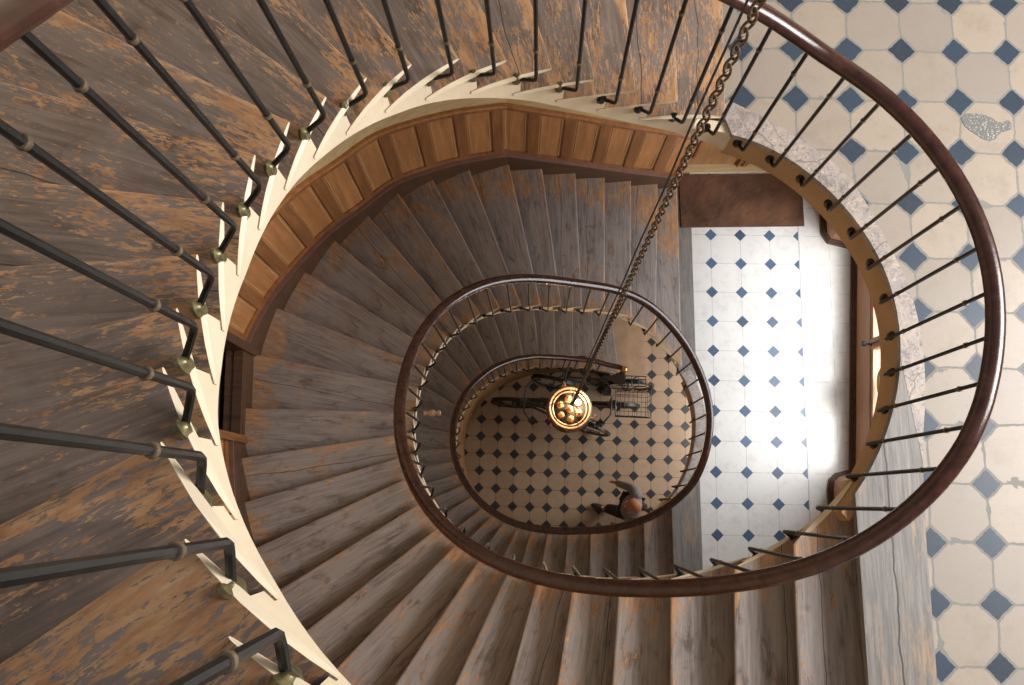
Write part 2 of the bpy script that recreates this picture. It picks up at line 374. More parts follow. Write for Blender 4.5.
def build_flight(name, label, k0, k1, kland, dland, turn, tread_mat, stringm, drop=.14, sh=0., rs=.06):
    """nosings k0..k1 belong to treads; dland: depth of the landing under the last riser; nosing k sits at dland-(kland-k)*R"""
    root = empty(name, (0, 0, 0), label, 'stairs')
    in_at = lambda t, tn, grow=GS: globals()['in_at'](t + sh, tn, grow)
    out_at = lambda t: globals()['out_at'](t + sh)
    back = lambda k, d, tn: tuple(q - sh for q in globals()['back'](k + sh, d, tn))
    dep = lambda k: dland - (kland - k) * R - DZ
    for j in range(k0, k1 + 1):                  # tread with nosing j, reaching back under nosing j-1
        bi, bo = back(j - 1, rs + .03, turn)[0], back(j - 1, .085, turn)[1]
        zt = Z(dep(j)); b = MB()
        # rows across the board from nosing to back
        def row(ti, to, n=7):
            A, B = in_at(ti, turn, GS - .004), out_at(to)
            return [A.lerp(B, i / (n - 1)) for i in range(n)]
        n = 7; rows = []
        for s_ in range(7):
            f = s_ / 6; rows.append(row(j + f * (bi - j), j + f * (bo - j), n))
        top = [[(p.x, p.y, zt) for p in r_] for r_ in rows]
        dirn = [(rows[1][i] - rows[0][i]).normalized() for i in range(n)]
        L = [(rows[0][i] - rows[0][0]).length for i in range(n)]
        def D(s_, i): return (rows[s_][i] - rows[0][i]).length
        bk = [[(rows[6][i] - rows[6 - q][i]).length for i in range(n)] for q in range(7)] + [[1.] * n] * 5
        # rounded nosing rows (offset forward / down)
        fr = []
        for fo, dz in ((.000, -.0), (.008, -.002), (.012, -.006), (.012, -.012), (.007, -.016), (-.004, -.018)):
            fr.append([(rows[0][i].x - dirn[i].x * fo, rows[0][i].y - dirn[i].y * fo, zt + dz) for i in range(n)])
        grid = top[::-1] + fr[1:]
        vv = [[D(6 - q, i) for i in range(n)] for q in range(7)] + [[-.012 * (q + 1)] * n for q in range(5)]
        base = [b.add(r_) for r_ in grid]
        for q in range(len(grid) - 1):
            for i in range(n - 1):
                b.face([base[q] + i, base[q] + i + 1, base[q + 1] + i + 1, base[q + 1] + i], 0,
                       [(L[i], vv[q][i]), (L[i + 1], vv[q][i + 1]), (L[i + 1], vv[q + 1][i + 1]), (L[i], vv[q + 1][i])],
                       (bk[q][i], bk[q][i + 1], bk[q + 1][i + 1], bk[q + 1][i]))
        # underside and ends
        ub = b.add([(p[0], p[1], zt - .018) for p in top[6]]); fb = base[-1]
        for i in range(n - 1): b.face([fb + i, fb + i + 1, ub + i + 1, ub + i], 0, [(L[i], .0), (L[i + 1], .0), (L[i + 1], .3), (L[i], .3)])
        for i in range(n - 1): b.face([ub + i, ub + i + 1, base[0] + i + 1, base[0] + i], 0, [(L[i], .3), (L[i + 1], .3), (L[i + 1], .34), (L[i], .34)])
        for e in (0, n - 1):
            ring = [base[q] + e for q in range(len(grid))] + [ub + e]
            b.face(ring, 1 if e == 0 else 0, [(L[e] + .01 * q, .05 + .02 * q) for q in range(len(ring))])
        b.build('tread', [tread_mat, stringm], root, smooth=False)
    for k in range(k0 - 1, k1 + 1):              # riser standing under nosing k
        if k < k0 - 1 or k < 0: continue
        bi, bo = back(k, rs, turn)[0], back(k, .05, turn)[1]; b2, c2 = back(k, rs + .02, turn)[0], back(k, .07, turn)[1]
        zt = Z(dep(k)) - .017; zb = Z(dep(k + 1)) - (.0 if k < k1 else 0)
        A, B, C_, E_ = in_at(bi, turn, GS), out_at(bo), in_at(b2, turn, GS), out_at(c2)
        b = MB(); b.prism([A, B, E_, C_], zb - .0, zt); b.build('riser', M['riser'], root)
    # cut string on the well side: stepped top, smooth raking lower edge
    b = MB(); inn, outr = [], []
    ts = []
    t = k0 - 1.0
    N = (k1 - (k0 - 1)) + 1
    for k in range(k0 - 1, k1 + 1):
        bi, _ = back(k, rs, turn)
        lo = max(bi, k0 - 1)
        ts.append((lo, k)); 
        bn, _ = back(k + 1, rs, turn)
        if k == k1: bn = k1 + .35
        for q in range(6): ts.append((lo + (bn - lo) * q / 5, k + 1))
    for t, k in ts:
        p = in_at(t, turn, GS); q = in_at(t, turn, GS + .05)
        zt = Z(dep(min(k, kland))) - .018
        zb = Z(dep(t + .6)) - drop
        if k > k1: zb = max(zb, Zf(dland) - .24)
        zb = min(zb, zt - .02)
        inn.append((Vector((p.x, p.y, zb)), Vector((p.x, p.y, zt)))); outr.append((Vector((q.x, q.y, zb)), Vector((q.x, q.y, zt))))
    b.slab(inn, outr); b.build('string_board', stringm, root)
    # plastered soffit closing the flight from below
    b = MB(); A, B, A2, B2 = [], [], [], []
    n = 4 * (k1 - k0 + 2)
    for i in range(n + 1):
        t = k0 - 1 + (k1 + 1 - k0 + .6) * i / n
        p = in_at(t, turn, GS + .045); q = out_at(t); z = Z(dep(t + .6)) - .17
        A.append((p.x, p.y, z)); B.append((q.x, q.y, z)); A2.append((p.x, p.y, z + .02)); B2.append((q.x, q.y, z + .02))
    b.strip(A, B); b.strip(A2, B2); b.build('soffit', M['plaster'], root, recalc=False)
    return root

FA = build_flight('stair_flight', 'uppermost flight of worn brown winding steps with a cream painted edge, nearest the viewer', 8, 28, 29, D1, 0, M['tread'], M['string'], .222, -.5, .105)
FB = build_flight('stair_flight', 'middle winding flight of worn wooden steps between the upper and the white tiled landing', 1, 30, 31, D2, -360, M['tread_grey'], M['string'])
FC = build_flight('stair_flight', 'lowest and darkest flight of wooden winding steps reaching the ground floor', 1, 29, 31, D3, -720, M['tread_grey'], M['string'])

# ------------------------------------------------------------------ landings and ground
def poly_slab(name, poly, ztop, th, mats, kind='structure', label=None, parent=None):
    b = MB(); b.prism(poly, ztop - th, ztop); o = b.build(name, mats, parent)
    return tag(o, label, None, None, kind)
def curve_pts(a0, a1, grow, turn=0, step=4.):
    n = max(2, int(abs(a1 - a0) / step)); return [well(a0 + (a1 - a0) * i / n + turn, grow) for i in range(n + 1)]
def to_xy(p): return (p[0], p[1])
XR = 3.28                                         # window plane on the right
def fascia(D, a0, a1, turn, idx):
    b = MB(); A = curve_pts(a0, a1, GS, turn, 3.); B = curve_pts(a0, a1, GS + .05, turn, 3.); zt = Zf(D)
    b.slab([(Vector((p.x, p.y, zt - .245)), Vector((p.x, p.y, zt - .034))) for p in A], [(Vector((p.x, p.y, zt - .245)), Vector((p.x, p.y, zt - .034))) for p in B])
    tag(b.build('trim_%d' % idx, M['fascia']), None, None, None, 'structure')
AE = ANG[0] - 360                                 # well angle of the first nosing going down
# upper landing: octagon tiles, a worn stone band round the well, grey boards before the steps down
zt = Zf(D1); AT = phi_at(27.5 + .3)
BO_ = [(.955, 1.845), (1.09, 1.775), (1.333, 1.625), (1.547, 1.424), (1.695, 1.12), (1.772, .90), (1.803, .70), (1.80, .46), (1.765, .2), (1.745, -.15)]
def smooth_line(P, n=6):
    P = [Vector(p) for p in P]; o = []
    for i in range(len(P) - 1):
        a, b_, c, d = P[max(0, i - 1)], P[i], P[i + 1], P[min(len(P) - 1, i + 2)]
        for q in range(n):
            f = q / n; m0 = (c - a) / 2; m1 = (d - b_) / 2
            o.append(b_ * (2 * f ** 3 - 3 * f ** 2 + 1) + m0 * (f ** 3 - 2 * f ** 2 + f) + c * (-2 * f ** 3 + 3 * f ** 2) + m1 * (f ** 3 - f ** 2))
    return o + [P[-1]]
out_ = smooth_line(BO_)
lip, inn_ = curve_pts(AT, AE + 36, GS - .012), curve_pts(AT, AE + 36, GS + .02)
poly_slab('floor', [(.97, 3.28)] + [to_xy(p) for p in out_] + [(1.725, -1.62), (4.0, -1.62), (4.0, 3.28)], zt, .22, M['tile_up'])
cut = [p for p in out_ if p.y > .14]
poly_slab('floor', [to_xy(p) for p in lip] + [to_xy(p) for p in cut[::-1]], zt + .003, .036, M['edge'])
poly_slab('floor', [to_xy(p) for p in inn_] + [to_xy(p) for p in cut[::-1]], zt - .033, .18, M['plaster'])
e_ = curve_pts(AE + 36, AE - 1, GS - .012)
poly_slab('floor', [to_xy(p) for p in e_] + [(OUT[0][0] - .012, OUT[0][1]), (1.725, -1.6)] + [to_xy(p) for p in out_[::-1] if p.y < .14] + [to_xy(cut[-1])], zt + .002, .04, M['boards_up'])
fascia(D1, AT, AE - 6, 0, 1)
# cement repair let into one of the octagon tiles
g = NG('pebbled_cement'); vo = g.n('ShaderNodeTexVoronoi', 1, Vector=g.coord(), Scale=95.); ds = g.n('ShaderNodeTexVoronoi', 0, Vector=g.coord(), Scale=95.)
g.set(Base_Color=g.mix(g.step(ds, .25, .5), g.ramp(vo, [(.2, (.16, .15, .14)), (.6, (.34, .31, .28)), (.9, (.5, .46, .4))]), (.15, .155, .155)), Roughness=.7); g.bump(ds, .5, .004)
pp = [(-23, -10), (-17, -15), (-8, -15), (0, -14), (8, -10), (13, -6), (19, -5), (24, -8), (27, -4), (26, 2), (19, 4), (13, 7), (9, 12), (3, 14), (-4, 11), (-9, 7), (-15, 3), (-20, -2)]
poly_slab('floor', [(2.187 + x * .0046, 1.668 - y * .0047) for x, y in pp], zt + .002, .01, g.mat)
# middle landing: long grey boards along the well, then white tiles
zt = Zf(D2)
poly_slab('floor', [(1.77, 3.28), (1.70, -1.62), (XR + .1, -1.62), (XR + .1, 3.28)], zt, .22, M['tile_mid'])
lip = curve_pts(ANG[30] - 1, AE - 1, GS - .012, -360)
poly_slab('floor', [(1.60, 3.0)] + [to_xy(p) for p in lip] + [(OUT[0][0] - .012, OUT[0][1]), (1.70, -1.6), (1.77, 3.28), (1.6, 3.28)], zt + .002, .04, M['boards_mid'])
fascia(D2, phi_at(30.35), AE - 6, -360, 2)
poly_slab('floor', [(-2.3, -1.7), (3.6, -1.7), (3.6, 3.4), (-2.3, 3.4)], 0., .1, M['tile_low'])
b = MB(); bi = curve_pts(26, -42, GS - .006, -360); bo = curve_pts(26, -42, GS + .085, -360)
b.prism([to_xy(p) for p in bi] + [to_xy(p) for p in bo[::-1]], Zf(D2) - .02, Zf(D2) + .004)
tag(b.build('floor', M['edge']), None, None, None, 'structure')

# ------------------------------------------------------------------ walls
ZT = Z(.25)
def wall_strip(name, ts, off, zb, zt, mats, th=.03, kind='structure', acc=None, mi=0):
    """band standing on the stair's outer wall: plan line out_at(t) pulled inwards by off..off+th"""
    b = acc if acc is not None else MB(); I, O = [], []
    for i, t in enumerate(ts):
        p = out_at(t); d = out_at(t + .02) - out_at(t - .02); n = Vector((d.y, -d.x)).normalized()
        c = Vector((0.3, .7)) - p
        if n.dot(c) < 0: n = -n
        a, e = p + n * (off + th), p + n * off
        I.append((Vector((a.x, a.y, zb(t))), Vector((a.x, a.y, zt(t))))); O.append((Vector((e.x, e.y, zb(t))), Vector((e.x, e.y, zt(t)))))
    b.slab(I, O, mi)
    if acc is not None: return
    return tag(b.build(name, mats), None, None, None, kind)
def seq(a, b, st=.25):
    n = max(1, int(round((b - a) / st))); return [a + (b - a) * i / n for i in range(n + 1)]
NA, NB = 14.42, 16.05                            # doorway in the left wall (index along the stair)
dB = lambda t: D1 + t * R
for lo, hi, nm in ((0, NA, 'wall_left'), (NB, 30, 'wall_left')):
    wall_strip(nm, seq(lo, hi), -.14, lambda t: 0., lambda t: ZT, M['plaster'], .12)
wall_strip('wall_left', seq(NA, NB), -.14, lambda t: Z(dB(15.5)) + 2.1, lambda t: ZT, M['plaster'], .12)
wall_strip('wall_left', seq(NA, NB), -.14, lambda t: 0., lambda t: Z(dB(15.9)) - .05, M['plaster'], .12)
sk_t = lambda t: Z(dB(t) - DZ - .20)
for lo, hi in ((2, NA), (NB, 30)):
    b1 = MB(); wall_strip('', seq(lo, hi), -.02, lambda t: Z(dB(t + 1.5)), sk_t, None, .055, acc=b1); wall_strip('', seq(lo, hi), -.02, lambda t: sk_t(t) - .008, lambda t: sk_t(t) + .008, None, .062, acc=b1, mi=1)
    tag(b1.build('baseboard_left', [M['skirt'], M['skirt_edge']]), None, None, None, 'structure')
    b2 = MB(); W = lambda ts, z0, z1, th, mi: wall_strip('', ts, -.02, lambda t: sk_t(t) + z0, lambda t: sk_t(t) + z1, None, th, acc=b2, mi=mi)
    full = seq(lo, hi)
    W(full, 0, .94, .022, 0); W(full, .85, .96, .036, 1); W(full, .93, .965, .056, 0); W(full, 0, .07, .034, 1)
    L = [0.]; T = seq(lo, hi, .05)
    for a, c in zip(T, T[1:]): L.append(L[-1] + (out_at(c) - out_at(a)).length)
    n = max(2, int(round(L[-1] / .285))); w = L[-1] / n
    at = lambda s_: interp(s_, L, T)
    for i in range(n):                           # stile, then the moulding either side of the field
        s0 = i * w
        W([at(s0), at(s0 + w * .15), at(s0 + w * .3)], .05, .87, .034, 1)
        W([at(s0 + w * .37), at(s0 + w * .385)], .1, .82, .026, 2); W([at(s0 + w * .915), at(s0 + w * .93)], .1, .82, .026, 2)
    tag(b2.build('trim_4', [M['panel'], M['stile'], M['dado']]), None, None, None, 'structure')
    b3 = MB()
    for z0, z1, th in ((.965, 1.42, .03), (1.39, 1.43, .045), (1.12, 1.14, .036)): wall_strip('', full, -.02, lambda t: sk_t(t) + z0, lambda t: sk_t(t) + z1, None, th, acc=b3)
    tag(b3.build('trim_5', [M['dado']]), None, None, None, 'structure')
# doorway in the left wall: jambs, moulded threshold, door leaf set back
pa, pb = out_at(NA), out_at(NB); ex = (pb - pa).normalized(); nx = Vector((-ex.y, ex.x)) 
if nx.x > 0: nx = -nx                             # away from the stair
zth = Z(dB(15.0) - DZ) + .05
door2 = empty('door_2', (0, 0, 0), 'dark narrow door set back in the left stair wall between two runs of panelling', 'door', None, 'structure')
def dbox(name, a0, a1, n0, n1, z0, z1, mat, par):
    b = MB(); P = [pa + ex * a0 + nx * n0, pa + ex * a1 + nx * n0, pa + ex * a1 + nx * n1, pa + ex * a0 + nx * n1]
    b.prism(P, z0, z1); return b.build(name, mat, par)
W2 = (pb - pa).length
for n0, n1, h, nm in ((-.03, .03, .055, 'threshold'), (.03, .06, .04, 'threshold'), (.06, .085, .055, 'threshold')): dbox(nm, 0, W2, n0, n1, zth - .3, zth + h, M['skirt'], door2)
dbox('threshold', 0, W2, .085, .2, zth - .3, zth - .035, M['dark'], door2)
dbox('door_leaf', 0.02, W2 - .02, .14, .18, zth - .05, zth + 2.05, M['skirt'], door2)
dbox('kick_plate', 0.06, W2 - .06, .125, .14, zth - .04, zth + .5, M['greyp'], door2)
dbox('jamb', -.02, .03, -.05, .2, zth - .3, zth + 2.1, M['stile'], door2); dbox('jamb', W2 - .03, W2 + .03, -.05, .2, zth - .3, zth + 2.1, M['skirt'], door2)
dbox('cap', W2 - .03, W2 + .035, -.055, .2, zth + 1.0, zth + 1.03, M['white'], door2)

# right hand side, all storeys: window recess between two piers
PIER = [(3.06, 3.34), (3.05, 2.52), (3.08, 2.46), (3.305, 2.40), (XR + .05, 2.37), (XR - .135, .24), (3.10, .215), (2.99, .19), (2.945, .15), (2.93, .08), (2.90, -1.7)]
def wall_run(name, pts, z0, z1, mat, th=.1, off=0., kind='structure'):
    b = MB(); n = len(pts); I, O = [], []
    for i, p in enumerate(pts):
        a = Vector(pts[max(0, i - 1)]); c = Vector(pts[min(n - 1, i + 1)]); d = (c - a).normalized(); nn = Vector((-d.y, d.x))
        if nn.x < 0 and abs(nn.x) > .2: pass
        p = Vector(p); q = p + nn * th; p = p + nn * off
        I.append((Vector((p.x, p.y, z0)), Vector((p.x, p.y, z1)))); O.append((Vector((q.x, q.y, z0)), Vector((q.x, q.y, z1))))
    b.slab(I, O); return tag(b.build(name, mat), None, None, None, kind)
SILL = .40; WTOP = 2.55
LV = [(0., Zf(D2) - .21), (Zf(D2), Zf(D1) - .21), (Zf(D1), ZT)]
for i, (z0, z1) in enumerate(LV[:2]):
    wall_run('wall_right', PIER[:5], z0, z1, M['tanwall'], .12)
    wall_run('wall_right', PIER[5:], z0, z1, M['tanwall'], .12)
    wall_run('wall_right', PIER[4:6], z0, z0 + SILL, M['tanwall'], .12)
    wall_run('wall_right', PIER[4:6], z0 + WTOP, z1, M['plaster'], .12)
UPW = [(3.95, 3.2), (3.95, -1.6)]                 # unseen end wall with an added window band, wide so light reaches the steps
wall_run('wall_right', UPW, Zf(D1), Zf(D1) + .85, M['plaster'], .12)
wall_run('wall_right', [(3.95, 3.3), (3.95, 3.0)], Zf(D1) + .85, ZT, M['plaster'], .12)
wall_run('wall_right', [(3.95, -1.35), (3.95, -1.7)], Zf(D1) + .85, ZT, M['plaster'], .12)
for z0 in (Zf(D2),):
    for k, (h, o_) in enumerate(((.06, -.024), (.035, -.036), (.075, -.012))):
        wall_run('baseboard_right', PIER, z0, z0 + h, M['skirt'], .0, o_)
wall_run('baseboard_right', UPW, Zf(D1), Zf(D1) + .12, M['skirt'], 0., -.02)
def window(nm, z0, label, pb_, pa_, sill, top, mulls, bars):
    pa_, pb_ = Vector(pa_), Vector(pb_); mid = (pa_ + pb_) / 2
    w = empty(nm, (mid.x, mid.y, z0), label, 'window', None, 'structure'); w.rotation_euler = (0, 0, -math.atan2(pb_.x - pa_.x, pb_.y - pa_.y))
    h = (pb_ - pa_).length / 2; x = .02; zs, zt = sill, top
    def bx(name, ya, yb, za, zb, mat, t=.05, xo=0.):
        b = MB(); b.box((x + xo, (ya + yb) / 2, (za + zb) / 2), (t, yb - ya, zb - za)); return b.build(name, mat, w)
    bx('window_sill', -h, h, zs - .015, zs + .015, M['tanwall'], .06, .0)
    bx('window_frame', -h, -h + .07, zs, zt, M['tanwall']); bx('window_frame', h - .07, h, zs, zt, M['tanwall'])
    bx('window_frame', -h, h, zt - .06, zt, M['tanwall']); bx('window_frame', -h, h, zs + .01, zs + .07, M['tanwall'], .04)
    for q in bars: bx('glazing_bar', -h + .05, h - .05, zs + q, zs + q + .035, M['tanwall'], .04)
    es = [-h + .02] + mulls + [h - .02]
    for q, (a, c) in enumerate(zip(es, es[1:])): bx('pane', a + .045, c - .045, zs + .06, zt - .05, M['glass'], .006)
    for ym in mulls:
        bx('mullion', ym - .05, ym + .05, zs + .02, zt, M['tanwall'], .055)
        b = MB(); b.lathe([(.004, -.03), (.02, -.03), (.02, -.02), (.009, -.015), (.009, .02), (.022, .03), (.026, .05), (.018, .068), (.003, .072)], 12, Matrix.Translation((x - .05, ym, zs + .05)) @ Matrix.Rotation(-PI / 2, 4, 'Y'))
        b.tube([(x - .04, ym, zs + .02), (x - .04, ym, zs + 1.6)], .007, 8)
        b.build('window_handle', M['dark'], w, smooth=True)
    return w
window('window_1', Zf(D2), 'casement window low in the right wall recess beside the white tiled landing', PIER[4], PIER[5], SILL, WTOP, [.05], (.75, 1.45))
window('added_window', Zf(D1), 'unseen window band added beside the octagon tiled upper landing, wide to let in light', (3.97, 3.0), (3.97, -1.35), .85, 3.45, [-.75, .72], (1.9,))
# round yellow rimmed plate hanging at the window
yd = empty('round_plaque', (XR - .05, .96, Zf(D2) + .68), 'yellow rimmed white round plaque hanging against the landing window', 'plaque')
T = Matrix.Rotation(PI / 2, 4, 'Y')
b = MB(); b.lathe([(.001, -.006), (.13, -.006), (.13, .006), (.001, .006)], 28, T); b.build('plate', M['white'], yd, smooth=True)
b = MB(); b.tube([(0, .145 * math.cos(a * PI / 16), .145 * math.sin(a * PI / 16)) for a in range(32)], .018, 8, True); b.build('rim', plain('yellow_enamel', (.85, .52, .05), .4, noise=.02), yd, smooth=True)

# back wall beyond the middle landing with its oak double door
for z0, z1 in LV:
    b = MB(); b.box((2.3, 3.36, (z0 + z1) / 2), (1.55, .1, z1 - z0)); tag(b.build('wall_back', M['plaster']), None, None, None, 'structure')
    b = MB(); b.box((1.575, 3.19, (z0 + z1) / 2), (.07, .40, z1 - z0)); tag(b.build('wall_back', M['panel']), None, None, None, 'structure')
d1 = empty('door_1', (0, 0, 0), 'panelled oak double door behind the brown doormat on the middle landing', 'door', None, 'structure')
zb = Zf(D2)
def bx(name, x0, x1, y0, y1, z0, z1, mat, par):
    b = MB(); b.box(((x0 + x1) / 2, (y0 + y1) / 2, (z0 + z1) / 2), (x1 - x0, y1 - y0, z1 - z0)); return b.build(name, mat, par)
bx('door_frame', 1.61, 1.68, 3.22, 3.32, zb, zb + 2.4, M['door'], d1); bx('door_frame', 2.9, 2.98, 3.22, 3.32, zb, zb + 2.4, M['door'], d1); bx('door_frame', 1.61, 2.98, 3.22, 3.32, zb + 2.3, zb + 2.4, M['door'], d1)
for x0, x1 in ((1.68, 2.27), (2.30, 2.9)):
    lf = bx('door_leaf', x0, x1, 3.25, 3.30, zb + .01, zb + 2.3, M['door'], d1)
    bx('panel', x0 + .09, x1 - .09, 3.235, 3.26, zb + .25, zb + .95, M['door'], lf); bx('panel', x0 + .09, x1 - .09, 3.235, 3.26, zb + 1.08, zb + 2.15, M['door'], lf)
    for xe in (x0 + .075, x1 - .095):
        bx('moulding', xe, xe + .02, 3.225, 3.26, zb + .22, zb + 2.18, M['stile'], lf)
for i, x in enumerate((2.235, 2.262, 2.29, 2.317)): bx('moulding', x, x + .014, 3.215 + .008 * (i % 2), 3.26, zb + .01, zb + 2.3, M['stile'] if i % 2 else M['door'], d1)
b = MB(); b.lathe([(.004, 0), (.022, 0), (.02, .008), (.009, .012), (.009, .035), (.024, .045), (.027, .06), (.018, .075), (.002, .08)], 14, Matrix.Translation((2.36, 3.235, zb + 1.05)) @ Matrix.Rotation(PI / 2, 4, 'X')); b.build('door_handle', M['brass'], d1, smooth=True)
bx('door_sill', 1.61, 3.0, 3.17, 3.26, zb, zb + .012, M['dado'], d1)
# coir mat with a bound edge
dm = empty('doormat', (2.258, 2.873, zb + .004), 'large plain brown coir doormat in front of the oak double door', 'doormat')
b = MB(); n = 40
gx = [-.595 + 1.19 * i / n for i in range(n + 1)]; gy = [-.262 + .524 * i / 18 for i in range(19)]
base = [b.add([(x, y, .013 + random.uniform(-.0025, .0025)) for x in gx]) for y in gy]
for q in range(18):
    for i in range(n): b.face([base[q] + i, base[q] + i + 1, base[q + 1] + i + 1, base[q + 1] + i])
b.build('coir_pile', M['mat'], dm, recalc=False)
b = MB(); b.tube([(-.597, -.264, .008), (.597, -.264, .008), (.597, .264, .008), (-.597, .264, .008)], .008, 6, True); b.build('binding', plain('mat_binding', (.12, .055, .03), .8), dm)

# plinth wall closing the space below the lowest flight, and its stone foot
b = MB(); A, B = [], []
for i in range(90):
    P = -492 - (666 - 492) * i / 89
    p = well(P, GS + .012); q = well(P, GS + .1)
    z = Z(hook_depth(P)) - .16
    A.append((Vector((p.x, p.y, 0)), Vector((p.x, p.y, max(.1, z))))); B.append((Vector((q.x, q.y, 0)), Vector((q.x, q.y, max(.1, z)))))
b.slab(A, B); tag(b.build('wall_under_stair', M['ochre']), None, None, None, 'structure')
for x0, x1, h in ((1.41, 1.69, .17), (1.69, 1.925, .08)):
    b = MB(); b.box(((x0 + x1) / 2, 2.42, h / 2), (x1 - x0, 1.85, h)); b.build('stone_step', M['stone'], FC)
# small turned knob on the edge of the middle flight
b = MB(); pk = Vector((-.605, .605, Z(6.1)))
b.lathe([(.002, -.01), (.016, -.01), (.016, .0), (.011, .01), (.02, .03), (.026, .05), (.018, .068), (.012, .075), (.02, .09), (.017, .105), (.003, .11)], 14, Matrix.Translation(pk) @ Matrix.Rotation(PI / 2, 4, 'Y'))
b.build('turned_knob', plain('pale_wood', (.5, .3, .18), .4), FB, smooth=True)

# ------------------------------------------------------------------ balustrades
BAL = [221.2, 215.2, 208.8, 203.2, 197.5, 191.8, 185.5, 179.2, 172.6, 165.6, 158.2, 151.0, 143.7, 136.5, 128.8, 120.2, 110.2, 99.8, 89.2, 78.8, 68.5, 58.2, 48.0, 37.5, 27.3, 17.2, 6.8, -3.6,
       -13.5, -23.6, -33.2, -42.7, -53.0, -62.5, -71.5, -80.6, -89.2, -97.6, -105.5, -112.6, -119.2, -126.0, -132.4, -139.3, -145.5, -151.8, -158.2, -164.5, -170.8, -177.3, -184.1, -190.8, -197.7, -204.7, -211.8, -218.8,
       -226.0, -233.8, -242.3, -252.0, -262.2, -272.4, -282.2, -292.2, -302.5, -312.5, -322.6, -332.8, -342.8, -352.9, -362.5, -372.3, -381.9, -391.4, -401.0]
P = BAL[0]
pre = []
while P < 262:
    P += 5.9; pre.append(P)
BAL = pre[::-1] + BAL
P = BAL[-1]
while P > -650:                                   # the lowest flight, same spacing along the curve
    Q = P - .5
    while (well(Q) - well(P)).length < .156: Q -= .5
    P = Q; BAL.append(P)
RAILNAME = 'stair_railing'
def railing(label, pa_, pb_, first=False, last=False):
    root = empty(RAILNAME, (0, 0, 0), label, 'railing')
    b = MB(); pts = []
    nn = int((pa_ - pb_) / 3)
    for i in range(nn + 1):
        P = pa_ + (pb_ - pa_) * i / nn
        w = well(P, 0, True); pts.append(Vector((w.x, w.y, Z(sm(P)) + RAIL_H + .02)))
    if last: pts[-1].z = pts[-2].z - .005
    b.tube(pts, .034, 14, sy=.78, up=(0, 0, 1)); b.build('handrail', M['rail'], root, smooth=True)
    return root
def sm(P):                                        # smoothed hook depth for the rail
    return sum(hook_depth(P + d) * w for d, w in ((-9, .15), (-4, .2), (0, .3), (4, .2), (9, .15))) + interp(P, [150, 182], [0, .07])
SPLIT = [262, -22, -396, -668]
RL = [railing('long red-brown handrail on black iron bars curving round the upper landing and closest flight', SPLIT[0], SPLIT[1]),
      railing('handrail on thin iron bars descending the middle flight to the white tiled landing', SPLIT[1], SPLIT[2]),
      railing('lowest handrail loop ending in a brass ball by the parked bicycles', SPLIT[2], SPLIT[3], last=True)]
for P in BAL:
    ri = 0 if P > SPLIT[1] else 1 if P > SPLIT[2] else 2
    near = P > 60
    w = well(P); s_ = well(P + 1.9, GS); tp = well(P, 0, True)
    zb_ = Z(hook_depth(P)) + .0; zt_ = Z(sm(P)) + RAIL_H + .005
    r = .008
    top = Vector((tp.x, tp.y, zt_)); foot = Vector((w.x, w.y, zb_)); wall = Vector((s_.x, s_.y, zb_ - .055))
    out = (foot - Vector((C0[0], C0[1], zb_))); 
    up = (top - foot).normalized(); inn = (wall - foot).normalized()
    path = [wall + (wall - foot) * .05, wall, foot + inn * .02, foot + inn * .006 + up * .003, foot + up * .016, foot + up * .04, top]
    b = MB(); b.tube(path, r, 8 if near else 6); bo = b.build('baluster', M['iron'], RL[ri], smooth=True)
    L_ = (top - foot).length
    for q in (.22, .80):
        b = MB(); c = foot + up * (L_ * q); rot = up.to_track_quat('Z', 'Y').to_matrix().to_4x4()
        b.lathe([(r * .9, -.007), (r * 1.35, -.006), (r * 1.5, 0), (r * 1.35, .006), (r * .9, .007)], 10 if near else 6, Matrix.Translation(c) @ rot)
        b.build('collar', M['collar'], bo, smooth=True)
    # oval fixing plate on the string
    d = (well(P + 3.3, GS) - well(P + 1.3, GS)).normalized(); n3 = Vector((-d.y, d.x, 0))
    if n3.dot(Vector((w.x - s_.x, w.y - s_.y, 0))) < 0: n3 = -n3
    rot = n3.to_track_quat('Z', 'Y').to_matrix().to_4x4()
    b = MB(); T = Matrix.Translation(wall) @ rot
    zsc = Matrix.Diagonal((1, 1, 1, 1))
    # stretch along world z: find local axis matching z
    lx = rot.to_3x3() @ Vector((1, 0, 0)); sc = Matrix.Diagonal((2.0, 1, 1, 1)) if abs(lx.z) > .7 else Matrix.Diagonal((1, 2.0, 1, 1))
    b.lathe([(.002, -.004), (.021, -.004), (.021, .004), (.015, .008), (.012, .014), (.002, .015)], 14 if near else 8, T @ sc)
    b.build('fixing_plate', M['brass'] if P > 120 else M['iron'], bo, smooth=True)
# newel ball closing the bottom of the rail
w = well(-668, 0, True); zn = Z(sm(-668)) + RAIL_H
b = MB(); b.ball((w.x, w.y, zn + .03), .05, 16, 10); b.lathe([(.02, -.04), (.03, -.03), (.03, -.015), (.02, -.005)], 14, Matrix.Translation((w.x, w.y, zn + .02))); b.build('newel_ball', plain('polished_brass', (.75, .42, .12), .25, .9, .05), RL[2], smooth=True)
b = MB(); b.lathe([(.035, 0), (.035, .12), (.022, .15), (.018, .5), (.026, .55), (.018, .6), (.018, zn - .12), (.028, zn - .11), (.02, zn - .1)], 14, Matrix.Translation((w.x, w.y, .1))); b.build('newel_post', M['iron'], RL[2], smooth=True)

